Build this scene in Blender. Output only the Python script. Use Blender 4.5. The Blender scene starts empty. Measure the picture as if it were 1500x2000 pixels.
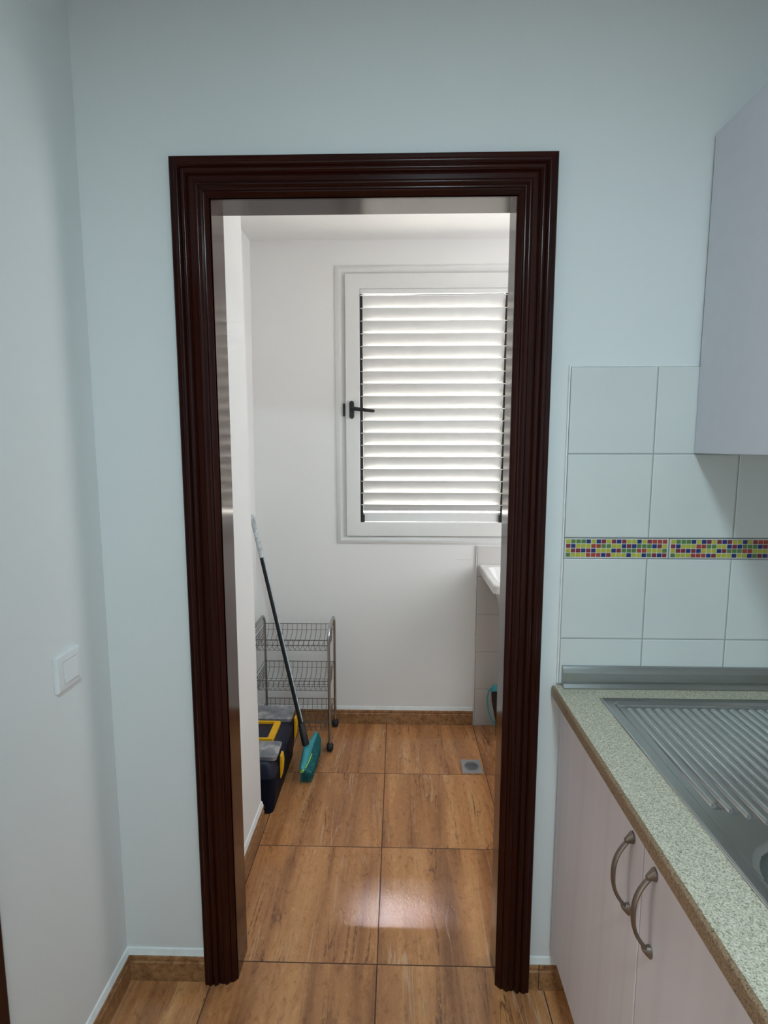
import bpy, bmesh, math, random
from mathutils import Vector, Matrix
random.seed(7)
SC = bpy.context.scene
COL = SC.collection
PI = math.pi

# ------------------------------------------------------------------ camera
cam_d = bpy.data.cameras.new('camera')
cam = bpy.data.objects.new('camera', cam_d)
COL.objects.link(cam)
SC.camera = cam
cam_d.sensor_fit = 'VERTICAL'
cam_d.sensor_height = 36.0
cam_d.lens = 1061.6 / 2000 * 36.0
cam_d.clip_start = 0.02
YAW, PIT, ROLL = 0.02522, -0.12161, 0.00023
cam.location = (0.0344, -1.3192, 1.4582)
cam.rotation_euler = (Matrix.Rotation(YAW, 3, 'Z') @ Matrix.Rotation(PI / 2 + PIT, 3, 'X') @ Matrix.Rotation(ROLL, 3, 'Z')).to_euler()

# ------------------------------------------------------------------ light and exposure
SC.view_settings.view_transform = 'Standard'
SC.view_settings.look = 'None'
SC.view_settings.gamma = 1
SC.view_settings.use_curve_mapping = False
SC.view_settings.exposure = 0.0

world = bpy.data.worlds.new('sky')
SC.world = world
world.use_nodes = True
wn = world.node_tree.nodes
wn['Background'].inputs['Color'].default_value = (0.86, 0.93, 1.0, 1)
wn['Background'].inputs['Strength'].default_value = 0.35


def area(name, loc, target, sx, sy, power, color, shape='RECTANGLE'):
    d = bpy.data.lights.new(name, 'AREA')
    d.shape = shape
    d.size = sx
    d.size_y = sy
    d.energy = power
    d.color = color
    o = bpy.data.objects.new(name, d)
    COL.objects.link(o)
    o.location = loc
    o.rotation_euler = (Vector(target) - Vector(loc)).to_track_quat('-Z', 'Y').to_euler()
    return o


# kitchen ceiling lamp, daylight from the kitchen's far end, added cabinet fill, added light outside the louvred window
area('ceiling_lamp_light', (0.20, -1.62, 2.47), (0.20, -1.62, 0), 0.28, 0.28, 23.5, (0.70, 0.95, 1.05), 'DISK')
area('kitchen_daylight', (-0.1, -3.05, 1.5), (0.1, 0, 1.0), 1.2, 1.3, 2.5, (0.84, 0.96, 1.0))
area('cabinet_fill_light', (-1.25, -0.92, 1.05), (0.4, -0.92, 0.9), 0.75, 1.7, 5.2, (1.0, 0.95, 0.93))  # fill added beyond the side doorway to brighten the cabinet fronts
area('floor_glare_light', (-0.05, 3.45, 3.15), (0.0, 1.4, 1.1), 0.46, 0.24, 130, (1.0, 1.0, 1.0))  # unseen panel added to make the bright glare on the laundry floor
sun_d = bpy.data.lights.new('sun', 'SUN')
sun_d.energy = 60
sun_d.angle = math.radians(0.5)
sun_d.color = (1.0, 0.98, 0.94)
sun = bpy.data.objects.new('sun', sun_d)
COL.objects.link(sun)
sun.rotation_euler = Vector((0.12, 1.0, -1.15)).to_track_quat('-Z', 'Y').to_euler()
area('laundry_side_daylight', (1.46, 0.60, 1.58), (-0.3, 1.6, 1.95), 0.60, 1.2, 13, (0.98, 0.985, 1.0))

# ------------------------------------------------------------------ material helpers
def new_mat(name):
    m = bpy.data.materials.new(name)
    m.use_nodes = True
    nt = m.node_tree
    return m, nt, nt.nodes['Principled BSDF']


def N(nt, typ, **kw):
    n = nt.nodes.new(typ)
    for k, v in kw.items():
        if k.startswith('i_'):
            n.inputs[k[2:].replace('_', ' ')].default_value = v
        else:
            setattr(n, k, v)
    return n


def coords(nt, scale=(1, 1, 1), loc=(0, 0, 0)):
    g = N(nt, 'ShaderNodeNewGeometry')
    mp = N(nt, 'ShaderNodeMapping')
    mp.inputs['Scale'].default_value = scale
    mp.inputs['Location'].default_value = loc
    nt.links.new(g.outputs['Position'], mp.inputs['Vector'])
    return mp.outputs['Vector']


def ramp(nt, fac, stops, interp='LINEAR'):
    r = N(nt, 'ShaderNodeValToRGB')
    r.color_ramp.interpolation = interp
    els = r.color_ramp.elements
    while len(els) < len(stops):
        els.new(0.5)
    for e, (p, c) in zip(els, stops):
        e.position = p
        e.color = (c[0], c[1], c[2], 1) if len(c) == 3 else c
    nt.links.new(fac, r.inputs['Fac'])
    return r.outputs['Color']


def bump(nt, bs, height, strength, dist=0.002, prev=None):
    b = N(nt, 'ShaderNodeBump')
    b.inputs['Strength'].default_value = strength
    b.inputs['Distance'].default_value = dist
    nt.links.new(height, b.inputs['Height'])
    if prev is not None:
        nt.links.new(prev, b.inputs['Normal'])
    nt.links.new(b.outputs['Normal'], bs.inputs['Normal'])
    return b.outputs['Normal']


def noise(nt, vec, scale, detail=3, rough=0.5, dist=0.0):
    n = N(nt, 'ShaderNodeTexNoise')
    n.inputs['Scale'].default_value = scale
    n.inputs['Detail'].default_value = detail
    n.inputs['Roughness'].default_value = rough
    n.inputs['Distortion'].default_value = dist
    nt.links.new(vec, n.inputs['Vector'])
    return n.outputs['Fac']


def mix(nt, fac, a, b, mode='MIX'):
    m = N(nt, 'ShaderNodeMix', data_type='RGBA', blend_type=mode)
    for sock, v in ((m.inputs[0], fac), (m.inputs[6], a), (m.inputs[7], b)):
        if hasattr(v, 'is_linked') or hasattr(v, 'links'):
            nt.links.new(v, sock)
        else:
            sock.default_value = v if not isinstance(v, tuple) or len(v) == 4 else (*v, 1)
    return m.outputs[2]


def math_n(nt, op, a, b=0.0, c=None):
    m = N(nt, 'ShaderNodeMath', operation=op)
    for i, v in enumerate((a, b, c)):
        if v is None:
            continue
        if isinstance(v, (int, float)):
            m.inputs[i].default_value = v
        else:
            nt.links.new(v, m.inputs[i])
    return m.outputs[0]


def plain(name, col, rough=0.5, metal=0.0, var=0.06, vscale=30, bumps=0.0, bscale=200, spec=None, coat=0.0):
    """procedural material: base colour with a slight noise variation and optional bump"""
    m, nt, bs = new_mat(name)
    v = coords(nt)
    f = noise(nt, v, vscale, 3)
    lo = tuple(c * (1 - var) for c in col)
    hi = tuple(min(1, c * (1 + var)) for c in col)
    nt.links.new(ramp(nt, f, [(0.3, lo), (0.7, hi)]), bs.inputs['Base Color'])
    bs.inputs['Roughness'].default_value = rough
    bs.inputs['Metallic'].default_value = metal
    if spec is not None:
        bs.inputs['Specular IOR Level'].default_value = spec
    if coat:
        bs.inputs['Coat Weight'].default_value = coat
        bs.inputs['Coat Roughness'].default_value = 0.08
    if bumps:
        bump(nt, bs, noise(nt, v, bscale, 4), bumps, 0.001)
    return m


def wall_paint(name, col, bs_=0.25):
    m, nt, bs = new_mat(name)
    v = coords(nt)
    f = noise(nt, v, 2.5, 4)
    nt.links.new(ramp(nt, f, [(0.3, tuple(c * .985 for c in col)), (0.7, col)]), bs.inputs['Base Color'])
    bs.inputs['Roughness'].default_value = 0.75
    bs.inputs['Specular IOR Level'].default_value = 0.25
    a = noise(nt, v, 320, 3)
    b = noise(nt, v, 9, 3)
    n1 = bump(nt, bs, a, bs_, 0.0008)
    bump(nt, bs, b, 0.15, 0.004, n1)
    return m


def floor_mat():
    m, nt, bs = new_mat('travertine_floor_tile')
    g = N(nt, 'ShaderNodeNewGeometry')
    sep = N(nt, 'ShaderNodeSeparateXYZ')
    nt.links.new(g.outputs['Position'], sep.inputs[0])
    S = 0.4515
    tx = math_n(nt, 'DIVIDE', math_n(nt, 'ADD', sep.outputs['X'], 0.0195 + S * 10), S)
    ty = math_n(nt, 'DIVIDE', math_n(nt, 'ADD', sep.outputs['Y'], -0.052 + S * 10), S)
    fx = math_n(nt, 'FRACT', tx)
    fy = math_n(nt, 'FRACT', ty)
    ix = math_n(nt, 'FLOOR', tx)
    iy = math_n(nt, 'FLOOR', ty)
    # distance to the tile edge
    dx = math_n(nt, 'MINIMUM', fx, math_n(nt, 'SUBTRACT', 1.0, fx))
    dy = math_n(nt, 'MINIMUM', fy, math_n(nt, 'SUBTRACT', 1.0, fy))
    d = math_n(nt, 'MINIMUM', dx, dy)
    grout = math_n(nt, 'LESS_THAN', d, 0.0036)
    # per tile shift of the vein pattern
    cmb = N(nt, 'ShaderNodeCombineXYZ')
    nt.links.new(ix, cmb.inputs[0]); nt.links.new(iy, cmb.inputs[1])
    wn_ = N(nt, 'ShaderNodeTexWhiteNoise', noise_dimensions='3D')
    nt.links.new(cmb.outputs[0], wn_.inputs['Vector'])
    sh = N(nt, 'ShaderNodeVectorMath', operation='SCALE')
    nt.links.new(wn_.outputs['Color'], sh.inputs[0]); sh.inputs['Scale'].default_value = 0.25
    add = N(nt, 'ShaderNodeVectorMath', operation='ADD')
    nt.links.new(g.outputs['Position'], add.inputs[0]); nt.links.new(sh.outputs[0], add.inputs[1])
    mp = N(nt, 'ShaderNodeMapping')
    mp.inputs['Scale'].default_value = (1, 0.07, 1)
    mp.inputs['Rotation'].default_value = (0, 0, -0.07)
    nt.links.new(add.outputs[0], mp.inputs['Vector'])
    v = mp.outputs['Vector']
    mp2 = N(nt, 'ShaderNodeMapping')
    mp2.inputs['Scale'].default_value = (1, 0.45, 1)
    nt.links.new(add.outputs[0], mp2.inputs['Vector'])
    v2 = mp2.outputs['Vector']
    broad = noise(nt, v, 13, 4, 0.55, 0.5)
    fine = noise(nt, v2, 70, 5, 0.65, 0.6)
    speck = noise(nt, v2, 230, 3, 0.6)
    base = ramp(nt, broad, [(0.28, (0.27, 0.112, 0.048)), (0.44, (0.47, 0.205, 0.082)), (0.58, (0.60, 0.275, 0.105)), (0.75, (0.70, 0.360, 0.155))])
    finec = ramp(nt, fine, [(0.30, (0.60, 0.54, 0.50)), (0.45, (0.97, 0.96, 0.95)), (0.57, (1, 1, 1)), (0.70, (1.2, 1.28, 1.38))])
    c = mix(nt, 0.8, base, finec, 'MULTIPLY')
    spc = ramp(nt, speck, [(0.30, (0.72, 0.66, 0.6)), (0.45, (1, 1, 1))])
    c = mix(nt, 0.55, c, spc, 'MULTIPLY')
    # long wandering dark veins and pale veins
    veinn = noise(nt, v, 16, 3, 0.5, 1.0)
    va = math_n(nt, 'ABSOLUTE', math_n(nt, 'SUBTRACT', veinn, 0.47))
    vd = ramp(nt, va, [(0.0, (1, 1, 1)), (0.022, (0, 0, 0))])
    gate = ramp(nt, noise(nt, v2, 9, 2), [(0.45, (0, 0, 0)), (0.62, (1, 1, 1))])
    vd = mix(nt, 1.0, vd, gate, 'MULTIPLY')
    brk = ramp(nt, noise(nt, v2, 120, 3), [(0.35, (0, 0, 0)), (0.55, (1, 1, 1))])
    vd = mix(nt, 1.0, vd, brk, 'MULTIPLY')
    c = mix(nt, vd, c, (0.16, 0.070, 0.035))
    vein2 = noise(nt, v, 15, 3, 0.55, 0.8)
    vb = math_n(nt, 'ABSOLUTE', math_n(nt, 'SUBTRACT', vein2, 0.56))
    vl = ramp(nt, vb, [(0.0, (0.55, 0.55, 0.55)), (0.016, (0, 0, 0))])
    vl = mix(nt, 1.0, vl, ramp(nt, noise(nt, v2, 6, 2), [(0.44, (0, 0, 0)), (0.56, (1, 1, 1))]), 'MULTIPLY')
    c = mix(nt, vl, c, (0.68, 0.46, 0.30))
    c = mix(nt, grout, c, (0.075, 0.035, 0.018))
    nt.links.new(c, bs.inputs['Base Color'])
    r = math_n(nt, 'ADD', math_n(nt, 'MULTIPLY', fine, 0.10), 0.085)
    r = math_n(nt, 'MAXIMUM', r, math_n(nt, 'MULTIPLY', grout, 0.8))
    nt.links.new(r, bs.inputs['Roughness'])
    h = math_n(nt, 'ADD', math_n(nt, 'MULTIPLY', fine, 0.6), math_n(nt, 'MULTIPLY', speck, 0.4))
    n1 = bump(nt, bs, h, 0.6, 0.0012)
    inv = math_n(nt, 'SUBTRACT', 1.0, grout)
    bump(nt, bs, inv, 0.4, 0.001, n1)
    return m


def skirting_mat():
    m, nt, bs = new_mat('skirting_tile')
    v = coords(nt)
    f = noise(nt, v, 55, 5, 0.7)
    c = ramp(nt, f, [(0.33, (0.17, 0.075, 0.03)), (0.5, (0.34, 0.165, 0.07)), (0.66, (0.46, 0.25, 0.115))])
    nt.links.new(c, bs.inputs['Base Color'])
    bs.inputs['Roughness'].default_value = 0.3
    return m


def dark_wood(name, axis, gloss=False):
    m, nt, bs = new_mat(name)
    kk = 2.0 if gloss else 1.0
    sc = {'z': (1, 1, 0.04), 'x': (0.04, 1, 1)}[axis]
    v = coords(nt, sc)
    f = noise(nt, v, 90, 4, 0.6, 0.3)
    f2 = noise(nt, v, 14, 2)
    c = ramp(nt, f, [(0.2, (0.014 * kk, 0.0022 * kk * kk, 0.0012 * kk * kk)), (0.55, (0.028 * kk, 0.0046 * kk * kk, 0.0024 * kk * kk)), (0.9, (0.044 * kk, 0.0080 * kk, 0.0036 * kk))])
    c2 = ramp(nt, f2, [(0.35, (0.8, 0.75, 0.75)), (0.65, (1.2, 1.15, 1.1))])
    nt.links.new(mix(nt, 0.6, c, c2, 'MULTIPLY'), bs.inputs['Base Color'])
    bs.inputs['Roughness'].default_value = 0.20
    bs.inputs['Specular IOR Level'].default_value = 0.22
    if gloss:
        bs.inputs['Roughness'].default_value = 0.13
        bs.inputs['Specular IOR Level'].default_value = 0.42
        bs.inputs['Coat Weight'].default_value = 0.0
        bs.inputs['Coat IOR'].default_value = 1.6
        bs.inputs['Coat Tint'].default_value = (1.0, 0.93, 0.88, 1)
        bs.inputs['Coat Roughness'].default_value = 0.10
    bump(nt, bs, f, 0.05, 0.0006)
    return m


def granite(name, tint=(1, 1, 1)):
    m, nt, bs = new_mat(name)
    v = coords(nt)
    a = noise(nt, v, 380, 4, 0.75)
    b = noise(nt, v, 260, 3, 0.7)
    c_ = noise(nt, v, 520, 2, 0.6)
    T_ = lambda c: tuple(p * q for p, q in zip(c, tint))
    base = ramp(nt, a, [(0.36, T_((0.26, 0.22, 0.16))), (0.44, T_((0.52, 0.465, 0.35))), (0.55, T_((0.72, 0.66, 0.52))), (0.68, T_((0.86, 0.80, 0.66)))])
    sp = ramp(nt, b, [(0.36, (0.40, 0.37, 0.33)), (0.43, (1, 1, 1))])
    sp2 = ramp(nt, c_, [(0.34, (0.45, 0.42, 0.38)), (0.42, (1, 1, 1))])
    o = mix(nt, 0.75, base, sp, 'MULTIPLY')
    nt.links.new(mix(nt, 0.7, o, sp2, 'MULTIPLY'), bs.inputs['Base Color'])
    bs.inputs['Roughness'].default_value = 0.42
    return m


def oak_white(name, col):
    """painted cabinet front with a faint embossed cathedral grain"""
    m, nt, bs = new_mat(name)
    v = coords(nt, (1, 1, 0.12))
    f = noise(nt, v, 12, 2, 0.4, 0.6)
    w = N(nt, 'ShaderNodeTexWave', wave_type='BANDS', bands_direction='Y')
    w.inputs['Scale'].default_value = 2.2
    w.inputs['Distortion'].default_value = 11.0
    w.inputs['Detail'].default_value = 2.0
    w.inputs['Detail Scale'].default_value = 0.8
    nt.links.new(v, w.inputs['Vector'])
    line = ramp(nt, w.outputs['Fac'], [(0.0, tuple(c * 0.955 for c in col)), (0.10, col), (0.9, col), (1.0, tuple(min(1, c * 1.03) for c in col))])
    nt.links.new(line, bs.inputs['Base Color'])
    bs.inputs['Roughness'].default_value = 0.5
    bump(nt, bs, w.outputs['Fac'], 0.12, 0.0008)
    return m


def steel(name, col=(0.50, 0.51, 0.50), rough=0.33, scale=(1, 0.03, 1)):
    m, nt, bs = new_mat(name)
    v = coords(nt, scale)
    f = noise(nt, v, 700, 2)
    nt.links.new(ramp(nt, f, [(0.3, tuple(c * 0.93 for c in col)), (0.7, col)]), bs.inputs['Base Color'])
    bs.inputs['Metallic'].default_value = 1.0
    bs.inputs['Roughness'].default_value = rough
    return m


def slat_mat():
    m, nt, bs = new_mat('white_louvre_slat')
    v = coords(nt)
    f = noise(nt, v, 20, 2)
    nt.links.new(ramp(nt, f, [(0.3, (0.65, 0.65, 0.64)), (0.7, (0.68, 0.68, 0.67))]), bs.inputs['Base Color'])
    bs.inputs['Roughness'].default_value = 0.28
    return m


M = dict(
    kwall=wall_paint('white_wall_paint', (0.80, 0.81, 0.80)),
    lwall=wall_paint('white_laundry_wall_paint', (0.89, 0.885, 0.87), 0.2),
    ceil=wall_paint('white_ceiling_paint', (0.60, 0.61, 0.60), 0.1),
    floor=floor_mat(), skirt=skirting_mat(),
    caulk=plain('white_sealant', (0.84, 0.85, 0.83), 0.5, bumps=0.2, bscale=60),
    wood_v=dark_wood('dark_mahogany_upright', 'z'), wood_h=dark_wood('dark_mahogany_head', 'x'), lin_v=dark_wood('mahogany_lining_upright', 'z', True), lin_h=dark_wood('mahogany_lining_head', 'x', True),
    tile=plain('glazed_white_tile', (0.72, 0.73, 0.71), 0.16, var=0.02, vscale=6, bumps=0.05, bscale=90),
    ltile=plain('grey_white_tile', (0.68, 0.66, 0.64), 0.2, var=0.02, vscale=6),
    grout=plain('tile_grout', (0.36, 0.37, 0.37), 0.8, bumps=0.3),
    white_al=plain('white_aluminium', (0.80, 0.80, 0.785), 0.3, var=0.01),
    slat=slat_mat(),
    black=plain('black_plastic', (0.012, 0.012, 0.013), 0.4),
    rubber=plain('black_rubber', (0.01, 0.01, 0.014), 0.6),
    switch=plain('white_switch_plastic', (0.80, 0.80, 0.80), 0.3, var=0.01),
    granite=granite('speckled_worktop'), edge=granite('brown_worktop_edge', (0.46, 0.33, 0.25)),
    cab=oak_white('lilac_cabinet_front', (0.72, 0.655, 0.66)),
    ucab=plain('lilac_wall_cabinet_front', (0.64, 0.645, 0.69), 0.5, var=0.015),
    carc=plain('cabinet_carcass', (0.72, 0.64, 0.64), 0.55, var=0.02),
    nickel=plain('brushed_nickel_handle', (0.25, 0.20, 0.165), 0.38, 0.85),
    steel=steel('stainless_sink', (0.52, 0.52, 0.51), 0.26), steelx=steel('aluminium_upstand', (0.42, 0.43, 0.42), 0.30, (0.03, 1, 1)),
    chrome=plain('dull_chrome_tube', (0.48, 0.47, 0.465), 0.25, 1.0),
    wire=plain('chromed_wire', (0.20, 0.195, 0.195), 0.35, 0.8),
    navy=plain('dark_navy_plastic', (0.004, 0.006, 0.017), 0.6, spec=0.2, bumps=0.1, bscale=900),
    navy_lid=plain('navy_lid_plastic', (0.007, 0.011, 0.032), 0.5, bumps=0.1, bscale=900),
    yellow=plain('yellow_plastic', (0.90, 0.47, 0.006), 0.4),
    handle_tube=plain('black_painted_tube', (0.006, 0.008, 0.010), 0.4, spec=0.25),
    label=plain('silver_label', (0.48, 0.52, 0.54), 0.35, var=0.35, vscale=60),
    teal=plain('turquoise_plastic', (0.045, 0.33, 0.38), 0.35),
    bristle=plain('turquoise_bristle', (0.014, 0.18, 0.20), 0.6, var=0.45, vscale=120),
    lime=plain('lime_plastic', (0.30, 0.62, 0.12), 0.4),
    drain=plain('grey_drain_metal', (0.42, 0.42, 0.43), 0.4, 0.4),
    drain_dark=plain('grey_drain_grate', (0.24, 0.25, 0.27), 0.45, 0.4),
    ceramic=plain('white_tub', (0.88, 0.88, 0.87), 0.18, var=0.01),
    concrete=plain('outdoor_plaster', (0.72, 0.70, 0.66), 0.9, bumps=0.3, bscale=40),
)


def clear_lid():
    m, nt, bs = new_mat('translucent_lid')
    v = coords(nt)
    f = noise(nt, v, 19, 3, 0.5, 0.4)
    nt.links.new(ramp(nt, f, [(0.34, (0.15, 0.16, 0.19)), (0.55, (0.26, 0.26, 0.28)), (0.68, (0.50, 0.48, 0.47))]), bs.inputs['Base Color'])
    bs.inputs['Roughness'].default_value = 0.22
    bs.inputs['Coat Weight'].default_value = 0.6
    return m


M['lid'] = clear_lid()
MOS = dict(Y=plain('mosaic_yellow', (0.50, 0.47, 0.05), 0.3), G=plain('mosaic_green', (0.11, 0.21, 0.055), 0.3),
           B=plain('mosaic_blue', (0.014, 0.028, 0.17), 0.3), R=plain('mosaic_maroon', (0.24, 0.025, 0.04), 0.3),
           O=plain('mosaic_red', (0.40, 0.055, 0.03), 0.3))

# ------------------------------------------------------------------ object helpers
def tag(o, label=None, cat=None, group=None, kind=None):
    if label: o['label'] = label
    if cat: o['category'] = cat
    if group: o['group'] = group
    if kind: o['kind'] = kind
    return o


def thing(name, loc, label=None, cat=None, group=None, kind=None):
    o = bpy.data.objects.new(name, None)
    COL.objects.link(o)
    o.location = loc
    o.empty_display_size = 0.05
    return tag(o, label, cat, group, kind)


def world_loc(o):
    v = Vector((0, 0, 0))
    while o is not None:
        v = v + o.location
        o = o.parent
    return v


def obj(name, bm, mats, parent=None, bevel=0.0, seg=2, smooth=True, origin=None):
    """links a bmesh drawn in world coordinates as ONE mesh object"""
    bmesh.ops.recalc_face_normals(bm, faces=bm.faces[:])
    base = world_loc(parent) if parent is not None else Vector((0, 0, 0))
    if origin is None:
        zs = [v.co for v in bm.verts]
        origin = Vector(((min(c.x for c in zs) + max(c.x for c in zs)) / 2,
                         (min(c.y for c in zs) + max(c.y for c in zs)) / 2, min(c.z for c in zs)))
    origin = Vector(origin)
    for v in bm.verts:
        v.co -= origin
    me = bpy.data.meshes.new(name)
    bm.to_mesh(me)
    bm.free()
    for mt in (mats if isinstance(mats, (list, tuple)) else [mats]):
        me.materials.append(mt)
    o = bpy.data.objects.new(name, me)
    COL.objects.link(o)
    o.parent = parent
    o.location = origin - base
    if smooth:
        me.polygons.foreach_set('use_smooth', [True] * len(me.polygons))
        me.set_sharp_from_angle(angle=math.radians(35))
    if bevel:
        b = o.modifiers.new('bevel', 'BEVEL')
        b.width = bevel
        b.segments = seg
        b.limit_method = 'ANGLE'
        b.angle_limit = math.radians(40)
        b.harden_normals = False
    return o


def box(bm, x0, x1, y0, y1, z0, z1, mi=0):
    vs = [bm.verts.new((x, y, z)) for x in (x0, x1) for y in (y0, y1) for z in (z0, z1)]
    for f in ((0, 1, 3, 2), (4, 6, 7, 5), (0, 4, 5, 1), (2, 3, 7, 6), (0, 2, 6, 4), (1, 5, 7, 3)):
        fc = bm.faces.new([vs[i] for i in f])
        fc.material_index = mi
    return vs


def Bx(*a, **k):
    bm = bmesh.new()
    box(bm, *a, **k)
    return bm


def loft(bm, rings, closed=True, caps=True, mi=0):
    R = [[bm.verts.new(p) for p in r] for r in rings]
    n = len(R[0])
    for a, b in zip(R[:-1], R[1:]):
        for i in range(n if closed else n - 1):
            j = (i + 1) % n
            f = bm.faces.new((a[i], a[j], b[j], b[i]))
            f.material_index = mi
    if caps and closed:
        for r in (R[0], R[-1]):
            try:
                f = bm.faces.new(r)
                f.material_index = mi
            except ValueError:
                pass
    return R


def tube(bm, pts, r, n=10, mi=0):
    pts = [Vector(p) for p in pts]
    rs = r if isinstance(r, (list, tuple)) else [r] * len(pts)
    rings = []
    t0 = (pts[1] - pts[0]).normalized()
    up = Vector((0, 0, 1)) if abs(t0.z) < 0.9 else Vector((1, 0, 0))
    nrm = (up - t0 * up.dot(t0)).normalized()
    for i, p in enumerate(pts):
        if i == 0: t = (pts[1] - pts[0])
        elif i == len(pts) - 1: t = (pts[-1] - pts[-2])
        else: t = (pts[i + 1] - pts[i]).normalized() + (pts[i] - pts[i - 1]).normalized()
        t.normalize()
        nrm = (nrm - t * nrm.dot(t)).normalized()
        b = t.cross(nrm)
        rings.append([p + nrm * math.cos(2 * PI * k / n) * rs[i] + b * math.sin(2 * PI * k / n) * rs[i] for k in range(n)])
    loft(bm, rings, mi=mi)


def Tb(*a, **k):
    bm = bmesh.new()
    tube(bm, *a, **k)
    return bm


def rrect(cx, cy, hx, hy, r, n=6):
    out = []
    for sx, sy, a0 in ((1, 1, 0), (-1, 1, 90), (-1, -1, 180), (1, -1, 270)):
        for k in range(n + 1):
            a = math.radians(a0 + 90 * k / n)
            out.append((cx + sx * (hx - r) + r * math.cos(a), cy + sy * (hy - r) + r * math.sin(a)))
    return out


def prism(bm, poly, f0, f1, mi=0):
    """poly: list of 2d points, f0/f1 map a 2d point to 3d at either end"""
    loft(bm, [[f0(p) for p in poly], [f1(p) for p in poly]], mi=mi)


def struct(name, bm, m, parent=None, **k):
    k.setdefault('smooth', False)
    o = obj(name, bm, m, parent, **k)
    if parent is None:
        o['kind'] = 'structure'
    return o


# ------------------------------------------------------------------ room shell
KC = 2.52          # kitchen ceiling
LC = 2.428         # laundry ceiling
XL, XR = -0.704, 1.06
LR = 1.30          # laundry right wall
YB = -3.2          # kitchen rear wall
YF = 1.40          # laundry far wall
PT = 0.085         # thickness of the wall round the doorway
OX0, OX1, OZ = -0.425, 0.33, 2.045   # rough opening

struct('floor', Bx(-2.0, 1.45, -3.4, 1.6, -0.08, 0), M['floor'])

# wall with the doorway (one mesh, opening left free)
bm = bmesh.new()
box(bm, XL - 0.15, OX0, 0, PT, 0, KC)
box(bm, OX1, LR + 0.1, 0, PT, 0, KC)
box(bm, OX0, OX1, 0, PT, OZ, KC)
struct('wall_front', bm, M['kwall'])
bm = bmesh.new()
box(bm, XL - 0.15, XL, -0.505, 0, 0, KC)
box(bm, XL - 0.15, XL, YB - 0.1, -1.34, 0, KC)
box(bm, XL - 0.15, XL, -1.34, -0.505, 2.04, KC)
struct('wall_left', bm, M['kwall'])
struct('wall_right', Bx(XR, XR + 0.15, YB - 0.1, 0, 0, KC), M['kwall'])
struct('wall_rear', Bx(XL, XR, YB - 0.1, YB, 0, KC), M['kwall'])
struct('ceiling', Bx(XL - 0.15, XR + 0.15, YB - 0.1, PT, KC, KC + 0.1), M['ceil'])

# unseen box added beyond the side doorway to keep the sun out
bm = bmesh.new()
box(bm, -2.0, -1.9, -1.8, -0.2, 0, KC)
box(bm, -1.9, XL - 0.15, -1.8, -1.7, 0, KC)
box(bm, -1.9, XL - 0.15, -0.3, -0.2, 0, KC)
struct('wall_sun_block', bm, M['kwall'])
struct('ceiling_sun_block', Bx(-2.0, XL - 0.15, -1.8, -0.2, KC, KC + 0.1), M['ceil'])

# laundry room behind: short return wall on the left, recess, far wall with the window, right wall
bm = bmesh.new()
for f in (0,):
    poly = [(-0.485, PT), (-0.485, 0), (-0.9, 0), (-0.9, PT)]
    lo = [(-0.485, PT), (-0.485, 0.604), (-0.86, 0.604), (-0.86, PT)]
    hi = [(-0.485, PT), (-0.485, 0.556), (-0.86, 0.556), (-0.86, PT)]
    loft(bm, [[(x, y, 0) for x, y in lo], [(x, y, LC) for x, y in hi]])
struct('wall_return', bm, M['lwall'])
bm = bmesh.new()
loft(bm, [[(-0.697, 0.55, 0), (-0.697, YF, 0), (-0.86, YF, 0), (-0.86, 0.55, 0)],
          [(-0.677, 0.55, LC), (-0.677, YF, LC), (-0.86, YF, LC), (-0.86, 0.55, LC)]])
struct('wall_recess', bm, M['lwall'])
WX0, WX1, WZ0, WZ1 = -0.255, 0.665, 0.985, 2.295     # window opening
bm = bmesh.new()
box(bm, -0.86, WX0, YF, YF + 0.16, 0, LC)
box(bm, WX1, LR + 0.1, YF, YF + 0.16, 0, LC)
box(bm, WX0, WX1, YF, YF + 0.16, 0, WZ0)
box(bm, WX0, WX1, YF, YF + 0.16, WZ1, LC)
struct('wall_far', bm, M['lwall'])
bm = bmesh.new()
box(bm, LR, LR + 0.1, PT, 0.26, 0, LC)
box(bm, LR, LR + 0.1, 1.02, YF, 0, LC)
box(bm, LR, LR + 0.1, 0.26, 1.02, 0, 0.98)
box(bm, LR, LR + 0.1, 0.26, 1.02, 2.24, LC)
struct('wall_laundry_right', bm, M['lwall'])
win2 = thing('window_2', (LR, 0.64, 0.98), kind='structure')
for nm, a in (('window_frame', (LR + 0.02, LR + 0.08, 0.26, 0.30, 0.98, 2.24)), ('window_frame', (LR + 0.02, LR + 0.08, 0.98, 1.02, 0.98, 2.24)),
              ('window_frame', (LR + 0.02, LR + 0.08, 0.30, 0.98, 0.98, 1.02)), ('window_frame', (LR + 0.02, LR + 0.08, 0.30, 0.98, 2.20, 2.24))):
    obj(nm, Bx(*a), M['white_al'], win2, bevel=0.003)
struct('ceiling_laundry', Bx(-0.86, LR + 0.1, PT, YF + 0.16, LC, LC + 0.1), M['lwall'])

# ------------------------------------------------------------------ door opening: casing and lining
CX0, CX1, CH = -0.487, 0.391, 2.108
CW = 0.088


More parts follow.
